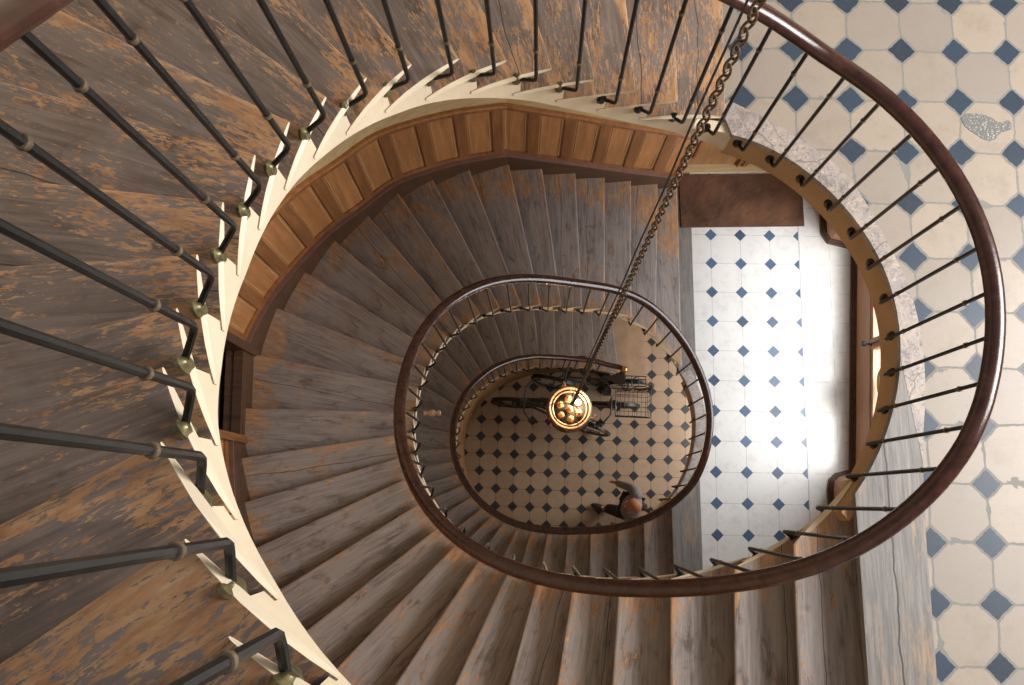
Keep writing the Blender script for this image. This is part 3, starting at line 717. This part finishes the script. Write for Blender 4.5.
# ------------------------------------------------------------------ chain and lantern
LX, LY = .533, .846
ct = Vector((.645, 1.31, Z(.45))); cb_ = Vector((LX, LY, Z(7.86)))
chain = empty('chain', tuple(ct), 'long iron chain with a power cord running down the open stairwell to the lantern', 'chain')
def rel(p): return Vector(p) - ct
axis = (cb_ - ct); CL = axis.length; ax = axis.normalized(); rotc = ax.to_track_quat('Z', 'X').to_matrix().to_4x4()
def link_mesh(b, T, big):
    n = 14; h, w_ = (.027, .022) if big else (.027, .013)
    b.tube([T @ Vector((w_ * math.cos(2 * PI * i / n), 0, h * math.sin(2 * PI * i / n))) for i in range(n)], .0042, 6, True)
nl = int(CL / .043); proto = {}
rest = MB(); seen = 0
for i in range(nl):
    pos = ax * (i + .5) * (CL / nl)
    T = Matrix.Translation(pos) @ rotc @ Matrix.Rotation(PI * .25 + (PI / 2 if i % 2 else 0), 4, 'Z')
    dep_ = HC - (ct.z + pos.z)
    if dep_ > 1.75 and seen < 99:
        k = i % 2
        if k not in proto:
            b = MB(); link_mesh(b, Matrix(), k == 0); o = b.build('chain_link', M['iron2'] if 'iron2' in M else M.setdefault('iron2', plain('rusty_chain', (.13, .085, .05), .5, .5, .3, 60)), chain, smooth=True); proto[k] = o
        else:
            o = proto[k].copy(); COL.objects.link(o); o.parent = chain
        o.matrix_local = T; seen += 1
    else: link_mesh(rest, T, i % 2 == 0)
tag(rest.build('chain_link', M['iron2'], chain, smooth=True), None, None, None, 'stuff')
b = MB(); side = rotc.to_3x3() @ Vector((0, 1, 0)); off = Vector((-.030, .004, 0))
b.tube([off + ax * CL * i / 30 + Vector((.002 * math.sin(i * 1.3), 0, 0)) for i in range(31)], .0042, 6); b.build('power_cord', plain('cord', (.05, .035, .025), .6), chain, smooth=True)

lan = empty('lantern', (LX, LY, Z(8.45)), 'round brass hanging lantern with seven candle bulbs, one of them lit', 'lantern')
brassl = plain('lantern_brass', (.42, .26, .17), .42, .6, .12, 20); copper = plain('lantern_copper', (.28, .13, .055), .4, .6, .2, 20)
zr = .25                                          # rim height above the lantern's base
b = MB(); b.lathe([(.178, -.012), (.198, -.014), (.207, 0), (.204, .014), (.192, .018), (.178, .01)], 40, Matrix.Translation((0, 0, zr)), closed=True); b.build('top_ring', brassl, lan, smooth=True)
b = MB(); b.lathe([(.152, -.006), (.160, -.008), (.167, 0), (.160, .01), (.153, .006)], 40, Matrix.Translation((0, 0, zr - .03)), closed=True); b.build('inner_ring', brassl, lan, smooth=True)
b = MB(); b.lathe([(.19, -.01), (.205, -.012), (.214, 0), (.206, .016), (.19, .012)], 40, Matrix.Translation((0, 0, .012)), closed=True); b.build('base_ring', copper, lan, smooth=True)
b = MB(); b.lathe([(.002, 0), (.165, 0), (.168, .004), (.165, .01), (.002, .01)], 40, Matrix.Translation((0, 0, .12))); b.build('bulb_plate', M['dark'], lan, smooth=True)
for a in range(6):
    c, s_ = math.cos(a * PI / 3 + .4), math.sin(a * PI / 3 + .4)
    b = MB(); b.tube([(.2 * c, .2 * s_, .02), (.2 * c, .2 * s_, zr - .01)], .007, 8); b.tube([(.16 * c, .16 * s_, .125), (.2 * c, .2 * s_, .125)], .005, 6); b.build('upright', brassl, lan, smooth=True)
gl = NG('lantern_glass'); tr = gl.t.nodes.new('ShaderNodeBsdfTransparent'); gs = gl.t.nodes.new('ShaderNodeBsdfGlossy'); mx = gl.t.nodes.new('ShaderNodeMixShader')
gs.inputs['Roughness'].default_value = .05; gs.inputs[0].default_value = (.9, .75, .55, 1); tr.inputs[0].default_value = (1, .93, .84, 1); mx.inputs[0].default_value = .1
gl.t.links.new(tr.outputs[0], mx.inputs[1]); gl.t.links.new(gs.outputs[0], mx.inputs[2]); gl.t.links.new(mx.outputs[0], gl.out.inputs[0])
b = MB(); b.lathe([(.193, .02), (.193, zr - .012), (.190, zr - .012), (.190, .02)], 40, closed=True); b.build('glass_drum', gl.mat, lan, smooth=True)
b = MB()
for a in range(3):
    c, s_ = math.cos(a * 2 * PI / 3 + .9), math.sin(a * 2 * PI / 3 + .9)
    b.tube([(.19 * c, .19 * s_, zr), (.17 * c, .17 * s_, zr + .12), (.09 * c, .09 * s_, zr + .26), (.012 * c, .012 * s_, zr + .33)], .0045, 8)
b.lathe([(.004, 0), (.02, .003), (.022, .012), (.012, .02), (.004, .022)], 14, Matrix.Translation((0, 0, zr + .32))); b.build('bail', brassl, lan, smooth=True)
for a in range(3):
    an = a * 2 * PI / 3 + 1.75; c, s_ = math.cos(an), math.sin(an)
    pts = [(.207, -.0), (.235, .02), (.25, .06), (.235, .10), (.215, .10), (.22, .13), (.25, .16), (.262, .21), (.24, .25)]
    b = MB(); b.tube([(r_ * c - .012 * s_ * math.sin(q), r_ * s_ + .012 * c * math.sin(q), z_ + .02) for q, (r_, z_) in enumerate(pts)], .005, 8); b.build('scroll_arm', brassl, lan, smooth=True)
amber = NG('unlit_bulb').set(Base_Color=(.62, .33, .13), Roughness=.12, Specular_IOR_Level=.8).mat
lit = NG('lit_bulb').set(Base_Color=(1, .8, .5), Emission_Color=(1, .66, .3), Emission_Strength=7.).mat
spots = [(0, 0)] + [(.098 * math.cos(a * PI / 3 + .62), .098 * math.sin(a * PI / 3 + .62)) for a in range(6)]
for i, (x, y) in enumerate(spots):
    b = MB(); b.lathe([(.004, .128), (.032, .130), (.034, .137), (.02, .142), (.016, .165), (.019, .17), (.004, .172)], 14, Matrix.Translation((x, y, 0))); sk = b.build('candle_socket', brassl, lan, smooth=True)
    b = MB(); b.lathe([(.004, .168), (.016, .172), (.028, .19), (.031, .205), (.026, .222), (.013, .236), (.002, .242)], 16, Matrix.Translation((x, y, 0))); b.build('bulb', lit if i == 1 else amber, sk, smooth=True)
def light(name, kind, loc, energy, col, size=1., target=None, size_y=None, spread=None):
    l = bpy.data.lights.new(name, kind); l.energy = energy; l.color = col
    if kind == 'AREA':
        l.size = size
        if size_y: l.shape = 'RECTANGLE'; l.size_y = size_y
        if spread: l.spread = spread
    elif kind == 'POINT': l.shadow_soft_size = size
    o = bpy.data.objects.new(name, l); o.location = loc; COL.objects.link(o)
    if target is not None: o.rotation_euler = (Vector(target) - Vector(loc)).to_track_quat('-Z', 'Y').to_euler()
    return o

# ------------------------------------------------------------------ bicycles
rubber = plain('tyre_rubber', (.018, .017, .016), .7); chrome = plain('dull_chrome', (.12, .11, .10), .35, .8, .1, 40); sadl = plain('black_leather', (.03, .022, .018), .45)
def bicycle(x, y, rz, paint, label, front_basket=False, rack=True, steer=.0):
    root = empty('bicycle', (x, y, 0), label, 'bicycle', 'bicycles parked below the stairs'); root.rotation_euler = (.045, 0, rz)
    fm = plain('frame_paint', paint, .35, .2)
    RW = .335; xf, xr = .53, -.53
    def wheel(cx_, st=0.):
        T = Matrix.Translation((cx_, 0, RW)) @ Matrix.Rotation(st, 4, 'Z')
        b = MB(); b.tube([T @ Vector((RW * .955 * math.cos(a * PI / 16), 0, RW * .955 * math.sin(a * PI / 16))) for a in range(32)], .019, 8, True); w = b.build('wheel', rubber, root, smooth=True)
        b = MB(); b.tube([T @ Vector((RW * .88 * math.cos(a * PI / 16), 0, RW * .88 * math.sin(a * PI / 16))) for a in range(32)], .011, 6, True)
        b.tube([T @ Vector((0, -.05, 0)), T @ Vector((0, .05, 0))], .018, 8)
        for a in range(14): b.tube([T @ Vector((0, .03 * (-1) ** a, 0)), T @ Vector((RW * .88 * math.cos(a * PI / 7), 0, RW * .88 * math.sin(a * PI / 7)))], .0016, 4)
        b.build('rim', chrome, w, smooth=True)
        b = MB(); I, O = [], []
        a0, a1 = (.35, 2.9) if cx_ < 0 else (.5, 2.5)
        for q in range(15):
            a = a0 + (a1 - a0) * q / 14
            for s_, LL in ((-.028, I), (.028, O)):
                c0 = T @ Vector((RW * 1.07 * math.cos(a), s_, RW * 1.07 * math.sin(a))); c1 = T @ Vector((RW * 1.085 * math.cos(a), s_ * .8, RW * 1.085 * math.sin(a)))
                LL.append((c0, c1))
        b.slab(I, O); b.build('mudguard', fm, root)
    wheel(xr); wheel(xf, steer)
    bb = Vector((-.08, 0, .29)); seat = Vector((-.22, 0, .80)); head_t = Vector((.37, 0, .84)); head_b = Vector((.40, 0, .68)); rear = Vector((xr, 0, RW)); front = Vector((xf, 0, RW))
    b = MB()
    b.tube([bb, seat], .017, 8); b.tube([bb, head_b], .019, 8); b.tube([seat * .93 + bb * .07, head_t], .016, 8); b.tube([head_t + Vector((-.01, 0, .03)), head_b], .02, 8)
    for s_ in (-.06, .06):
        b.tube([bb, rear + Vector((0, s_, 0))], .010, 6); b.tube([seat * .95 + bb * .05, rear + Vector((0, s_, 0))], .009, 6)
        b.tube([head_b, head_b + Vector((.02, s_, -.05)), front + Vector((-.02, s_, .05)), front + Vector((0, s_, 0))], .011, 6)
    b.build('frame', fm, root, smooth=True)
    b = MB(); cr = bb
    b.lathe([(.085, -.004), (.09, -.003), (.09, .003), (.085, .004)], 20, Matrix.Translation(cr + Vector((0, -.05, 0))) @ Matrix.Rotation(PI / 2, 4, 'X'))
    b.tube([cr + Vector((0, -.06, 0)), cr + Vector((.12, -.07, -.11))], .009, 6); b.tube([cr + Vector((0, .06, 0)), cr + Vector((-.12, .07, .11))], .009, 6)
    b.box(cr + Vector((.12, -.12, -.11)), (.09, .08, .025)); b.box(cr + Vector((-.12, .12, .11)), (.09, .08, .025)); b.build('crankset', chrome, root, smooth=False)
    b = MB(); sp = seat + Vector((-.03, 0, .11)); n = 16
    pl = [(.17 - 0, .0), (.12, .022), (.04, .034), (-.03, .065), (-.10, .088), (-.15, .075), (-.165, .03), (-.165, -.03), (-.15, -.075), (-.10, -.088), (-.03, -.065), (.04, -.034), (.12, -.022)]
    b.prism([(sp.x + p[0], sp.y + p[1]) for p in pl], sp.z - .035, sp.z); b.tube([seat, sp + Vector((0, 0, -.03))], .013, 8); b.build('saddle', sadl, root)
    b = MB(); hb = head_t + Vector((-.03, 0, .13)); S = Matrix.Translation(head_t) @ Matrix.Rotation(steer, 4, 'Z')
    def hp(*v): return S @ Vector(v)
    b.tube([hp(-.01, 0, .02), hp(-.03, 0, .14)], .012, 8)
    b.tube([hp(-.16, -.29, .17), hp(-.06, -.27, .18), hp(.02, -.17, .17), hp(.03, 0, .145), hp(.02, .17, .17), hp(-.06, .27, .18), hp(-.16, .29, .17)], .011, 8); h_ = b.build('handlebar', chrome, root, smooth=True)
    for s_ in (-1, 1):
        b = MB(); b.tube([hp(-.17, .292 * s_, .17), hp(-.08, .275 * s_, .18)], .017, 8); b.build('grip', sadl, h_, smooth=True)
    b = MB(); b.lathe([(.002, -.03), (.02, -.03), (.035, -.0), (.036, .012), (.002, .014)], 14, Matrix.Translation(hp(.07, 0, .07)) @ Matrix.Rotation(steer, 4, 'Z') @ Matrix.Rotation(PI / 2, 4, 'Y')); b.build('headlamp', chrome, root, smooth=True)
    if rack:
        b = MB(); zz = .74
        for s_ in (-.07, -.025, .025, .07): b.tube([(-.30, s_, zz), (-.72, s_, zz)], .007, 6)
        for q in range(5): b.tube([(-.33 - .095 * q, -.07, zz), (-.33 - .095 * q, .07, zz)], .006, 6)
        for s_ in (-.07, .07): b.tube([(-.60, s_, zz), (xr, s_ * .9, RW)], .006, 6)
        b.build('rear_rack', M['dark'], root, smooth=True)
        b = MB(); b.lathe([(.002, 0), (.03, 0), (.03, .015), (.002, .025)], 12, Matrix.Translation((-.73, 0, zz - .03)) @ Matrix.Rotation(-PI / 2, 4, 'Y')); b.build('tail_reflector', plain('amber_reflector', (.7, .3, .12), .3), root, smooth=True)
    if front_basket:
        b = MB(); x0, x1, yw, z0, z1 = .45, .92, .19, .78, 1.02
        for z_, k in ((z0, .86), (z0 + .08, .91), (z0 + .16, .96), (z1, 1.0)):
            xm = (x0 + x1) / 2; hx = (x1 - x0) / 2 * k; hy = yw * k
            b.tube([(xm - hx, -hy, z_), (xm + hx, -hy, z_), (xm + hx, hy, z_), (xm - hx, hy, z_)], .009 if z_ == z1 else .006, 6, True)
        xm = (x0 + x1) / 2; hx = (x1 - x0) / 2
        for q in range(8):
            f = -1 + 2 * q / 7
            for s_ in (-1, 1): b.tube([(xm + f * hx * .86, s_ * yw * .86, z0), (xm + f * hx, s_ * yw, z1)], .005, 5)
            b.tube([(xm + f * hx * .86, -yw * .86, z0), (xm + f * hx * .86, yw * .86, z0)], .0035, 5)
        for q in range(6):
            f = -1 + 2 * q / 5
            for s_ in (-1, 1): b.tube([(xm + s_ * hx * .86, f * yw * .86, z0), (xm + s_ * hx, f * yw, z1)], .0035, 5)
            b.tube([(xm - hx * .86, f * yw * .86, z0), (xm + hx * .86, f * yw * .86, z0)], .0035, 5)
        b.build('wire_basket', M['dark'], root, smooth=True)
    return root
bicycle(.52, 1.17, PI - .34, (.03, .028, .026), 'black bicycle nearest the open floor, its rear rack pointing at the tiles', steer=.25)
bicycle(.93, 1.36, -.06, (.04, .032, .026), 'bicycle carrying the wide wire basket, partly under the lantern', front_basket=True, rack=False)
bicycle(1.12, 1.60, PI - .05, (.022, .03, .026), 'bicycle nearest the stair foot with an amber tail reflector', steer=-.2)

# ------------------------------------------------------------------ person crossing the hall
def skin(name, nodes, edges, mat, parent, levels=2, scale_r=1.0):
    me = bpy.data.meshes.new(name); ks = list(nodes); me.from_pydata([nodes[k][:3] for k in ks], [(ks.index(a), ks.index(c)) for a, c in edges], [])
    o = bpy.data.objects.new('tmp', me); COL.objects.link(o)
    md = o.modifiers.new('s', 'SKIN'); md.use_smooth_shade = True; md.branch_smoothing = .4
    for i, k in enumerate(ks):
        v = me.skin_vertices[0].data[i]; r = nodes[k][3]; v.radius = (r[0] * scale_r, r[1] * scale_r) if isinstance(r, tuple) else (r * scale_r, r * scale_r); v.use_root = (i == 0)
    ss = o.modifiers.new('u', 'SUBSURF'); ss.levels = levels; ss.render_levels = levels
    dg = bpy.context.evaluated_depsgraph_get(); m2 = bpy.data.meshes.new_from_object(o.evaluated_get(dg)); bpy.data.objects.remove(o)
    m2.name = name; m2.materials.clear(); m2.materials.append(mat)
    for p in m2.polygons: p.use_smooth = True; p.material_index = 0
    r_ = bpy.data.objects.new(name, m2); COL.objects.link(r_)
    if parent is not None: r_.parent = parent
    return r_
skinm = plain('skin', (.62, .30, .19), .5, noise=.06); coat = plain('grey_coat', (.27, .25, .26), .8, noise=.15, scale=40); trous = plain('dark_trousers', (.035, .03, .03), .8); hairm = plain('sandy_hair', (.60, .24, .10), .6, noise=.3, scale=80)
per = empty('person', (1.53, -.10, 0), 'person in a grey coat and dark trousers walking across the ground floor tiles', 'person'); per.rotation_euler = (0, 0, PI - .35)
N_ = {'pel': (0, 0, .95, (.13, .10)), 'wa': (.01, 0, 1.10, (.125, .09)), 'ch': (.02, 0, 1.28, (.15, .105)), 'sh': (.02, 0, 1.42, (.09, .06)), 'nk': (.04, 0, 1.50, .055), 'n2': (.06, 0, 1.56, .056), 'hd': (.085, 0, 1.64, (.078, .088)), 'tp': (.075, 0, 1.72, (.07, .08)),
      'nose': (.185, 0, 1.625, .012)}
E_ = [('pel', 'wa'), ('wa', 'ch'), ('ch', 'sh'), ('sh', 'nk'), ('nk', 'n2'), ('n2', 'hd'), ('hd', 'tp'), ('hd', 'nose')]
for s_, t_ in ((1, 'l'), (-1, 'r')):
    sw = .22 * s_                                  # arms and legs swing in opposite phase
    N_.update({t_ + 's': (.02, .17 * s_, 1.41, .042), t_ + 'e': (-.02 - sw * .5, .24 * s_, 1.13, .045), t_ + 'w': (.10 - sw * .8, .25 * s_, .90, .028), t_ + 'p': (.115 - sw * .85, .25 * s_, .845, (.018, .038))})
    E_ += [('sh', t_ + 's'), (t_ + 's', t_ + 'e'), (t_ + 'e', t_ + 'w'), (t_ + 'w', t_ + 'p')]
    for q, (dx, ln) in enumerate(((-.028, .06), (-.009, .075), (.010, .07), (.028, .055))):
        px_, pz_ = N_[t_ + 'p'][0] + dx, .80
        N_.update({t_ + 'f%d' % q: (px_, .25 * s_, pz_, .0085), t_ + 'g%d' % q: (px_ + .006, .243 * s_, pz_ - ln * .5, .008), t_ + 'h%d' % q: (px_ + .014, .232 * s_, pz_ - ln, .007)})
        E_ += [(t_ + 'p', t_ + 'f%d' % q), (t_ + 'f%d' % q, t_ + 'g%d' % q), (t_ + 'g%d' % q, t_ + 'h%d' % q)]
    N_.update({t_ + 't1': (N_[t_ + 'w'][0] + .045, .245 * s_, .855, .010), t_ + 't2': (N_[t_ + 'w'][0] + .06, .24 * s_, .815, .0085)}); E_ += [(t_ + 'w', t_ + 't1'), (t_ + 't1', t_ + 't2')]
    N_.update({t_ + 'hp': (0, .09 * s_, .90, .085), t_ + 'k': (.05 + sw * .7, .095 * s_, .50, .055), t_ + 'a': (-.06 + sw * 1.1, .10 * s_, .10 if s_ > 0 else .14, .038), t_ + 'ft': (.08 + sw * 1.1, .11 * s_, .045 if s_ > 0 else .05, (.04, .03))})
    E_ += [('pel', t_ + 'hp'), (t_ + 'hp', t_ + 'k'), (t_ + 'k', t_ + 'a'), (t_ + 'a', t_ + 'ft')]
skin('body', N_, E_, skinm, per)
def sub(keys, rr):
    nn = {k: (*N_[k][:3], rr[k]) for k in keys}; return nn, [e for e in E_ if e[0] in nn and e[1] in nn]
nn, ee = sub(['pel', 'wa', 'ch', 'sh', 'nk'], {'pel': (.19, .15), 'wa': (.17, .13), 'ch': (.20, .14), 'sh': (.19, .12), 'nk': (.085, .075)})
skin('coat', nn, ee, coat, per)
for t_, s_ in (('l', 1), ('r', -1)):
    nn = {'r0': (.02, .09 * s_, 1.40, .085), 's': (*N_[t_ + 's'][:3], .082), 'e': (*N_[t_ + 'e'][:3], .062), 'w': (*N_[t_ + 'w'][:3], .046)}
    skin('coat_sleeve', nn, [('r0', 's'), ('s', 'e'), ('e', 'w')], coat, per)
nn, ee = sub(['pel', 'lhp', 'lk', 'la', 'rhp', 'rk', 'ra'], {'pel': (.155, .12), 'lhp': .105, 'rhp': .105, 'lk': .075, 'rk': .075, 'la': .062, 'ra': .062})
skin('trousers', nn, ee, trous, per)
for t_ in 'lr':
    a = Vector(N_[t_ + 'a'][:3]); f_ = Vector(N_[t_ + 'ft'][:3]); b = MB()
    b.ball((0, 0, 0), 1, 14, 8, M=Matrix.Translation(((a.x + f_.x) / 2 + .03, f_.y, .052)), scale=(.145, .05, .05)); b.build('shoe', sadl, per, smooth=True)
b = MB(); b.ball((0, 0, 0), 1, 18, 10, M=Matrix.Translation((.058, 0, 1.70)), scale=(.098, .09, .078)); b.ball((0, 0, 0), 1, 14, 8, M=Matrix.Translation((.02, 0, 1.65)), scale=(.07, .085, .08)); b.build('hair', hairm, per, smooth=True)
for s_ in (-1, 1):
    b = MB(); b.ball((0, 0, 0), 1, 10, 6, M=Matrix.Translation((.07, .088 * s_, 1.635)), scale=(.022, .012, .032)); b.build('ear', skinm, per, smooth=True)
    b = MB(); b.ball((.148, .032 * s_, 1.648), .011, 10, 6); b.build('eye', M['white'], per, smooth=True)
b = MB(); b.ball((0, 0, 0), 1, 12, 6, M=Matrix.Translation((.158, 0, 1.585)), scale=(.012, .026, .006)); b.build('mouth', plain('lips', (.45, .14, .11), .5), per, smooth=True)
bag = empty('shoulder_bag', (1.56, -.36, .78), 'dark shoulder bag carried at the side of the walking person', 'bag'); bag.rotation_euler = (0, 0, PI - .35)
b = MB(); b.ball((0, 0, 0), 1, 16, 10, M=Matrix.Translation((0, 0, .13)), scale=(.16, .07, .15)); b.build('pouch', sadl, bag, smooth=True)
b = MB(); b.tube([(-.13, 0, .2), (-.09, -.02, .42), (-.02, -.07, .62), (.03, -.06, .64), (.08, -.02, .45), (.13, 0, .2)], .012, 8); b.build('strap', sadl, bag, smooth=True)

# ------------------------------------------------------------------ daylight, lamp, camera
w = bpy.data.worlds.new('world'); SC.world = w; w.use_nodes = True
bg = w.node_tree.nodes['Background']; bg.inputs[0].default_value = (.93, .95, 1., 1); bg.inputs[1].default_value = .20
light('lantern_light', 'POINT', (LX + spots[1][0], LY + spots[1][1], Z(8.45) + .26), 13, (1, .68, .38), .03)
light('window_light', 'AREA', (XR + .75, 1.3, Z(D2) + 1.75), 165, (.95, .97, 1), 2.0, (2.2, 1.0, Z(D2)), 2.2)
light('window_light', 'AREA', (5.6, .7, Z(D1) + 3.5), 720, (1, .97, .94), 2.6, (.6, .5, Z(D1) - .3))  # daylight through the added window band of the upper landing
light('window_light', 'AREA', (XR + .75, 1.3, 1.75), 80, (1, .93, .86), 2.0, (1.6, .8, 0), 1.8)
cam = bpy.data.cameras.new('camera'); cam.sensor_width = 36; cam.lens = F / 1024 * 36; cam.clip_start = .02; cam.clip_end = 100
co = bpy.data.objects.new('camera', cam); COL.objects.link(co); SC.camera = co
u_, v_ = NX - 512, NY - 342.5; th = math.atan(math.hypot(u_, v_) / F); ro = math.atan2(u_, v_)
R0 = Vector((1, 0, 0)); Fw = Vector((0, math.sin(th), -math.cos(th))); D0 = -Vector((0, math.cos(th), math.sin(th)))
c_, s_ = math.cos(ro), math.sin(ro)
Rv = R0 * c_ + D0 * s_; Dv = -R0 * s_ + D0 * c_
co.matrix_world = Matrix((( Rv.x, -Dv.x, -Fw.x, 0), (Rv.y, -Dv.y, -Fw.y, 0), (Rv.z, -Dv.z, -Fw.z, HC), (0, 0, 0, 1)))
SC.view_settings.view_transform = 'Standard'; SC.view_settings.look = 'None'; SC.view_settings.gamma = 1; SC.view_settings.use_curve_mapping = False
SC.view_settings.exposure = 0.12
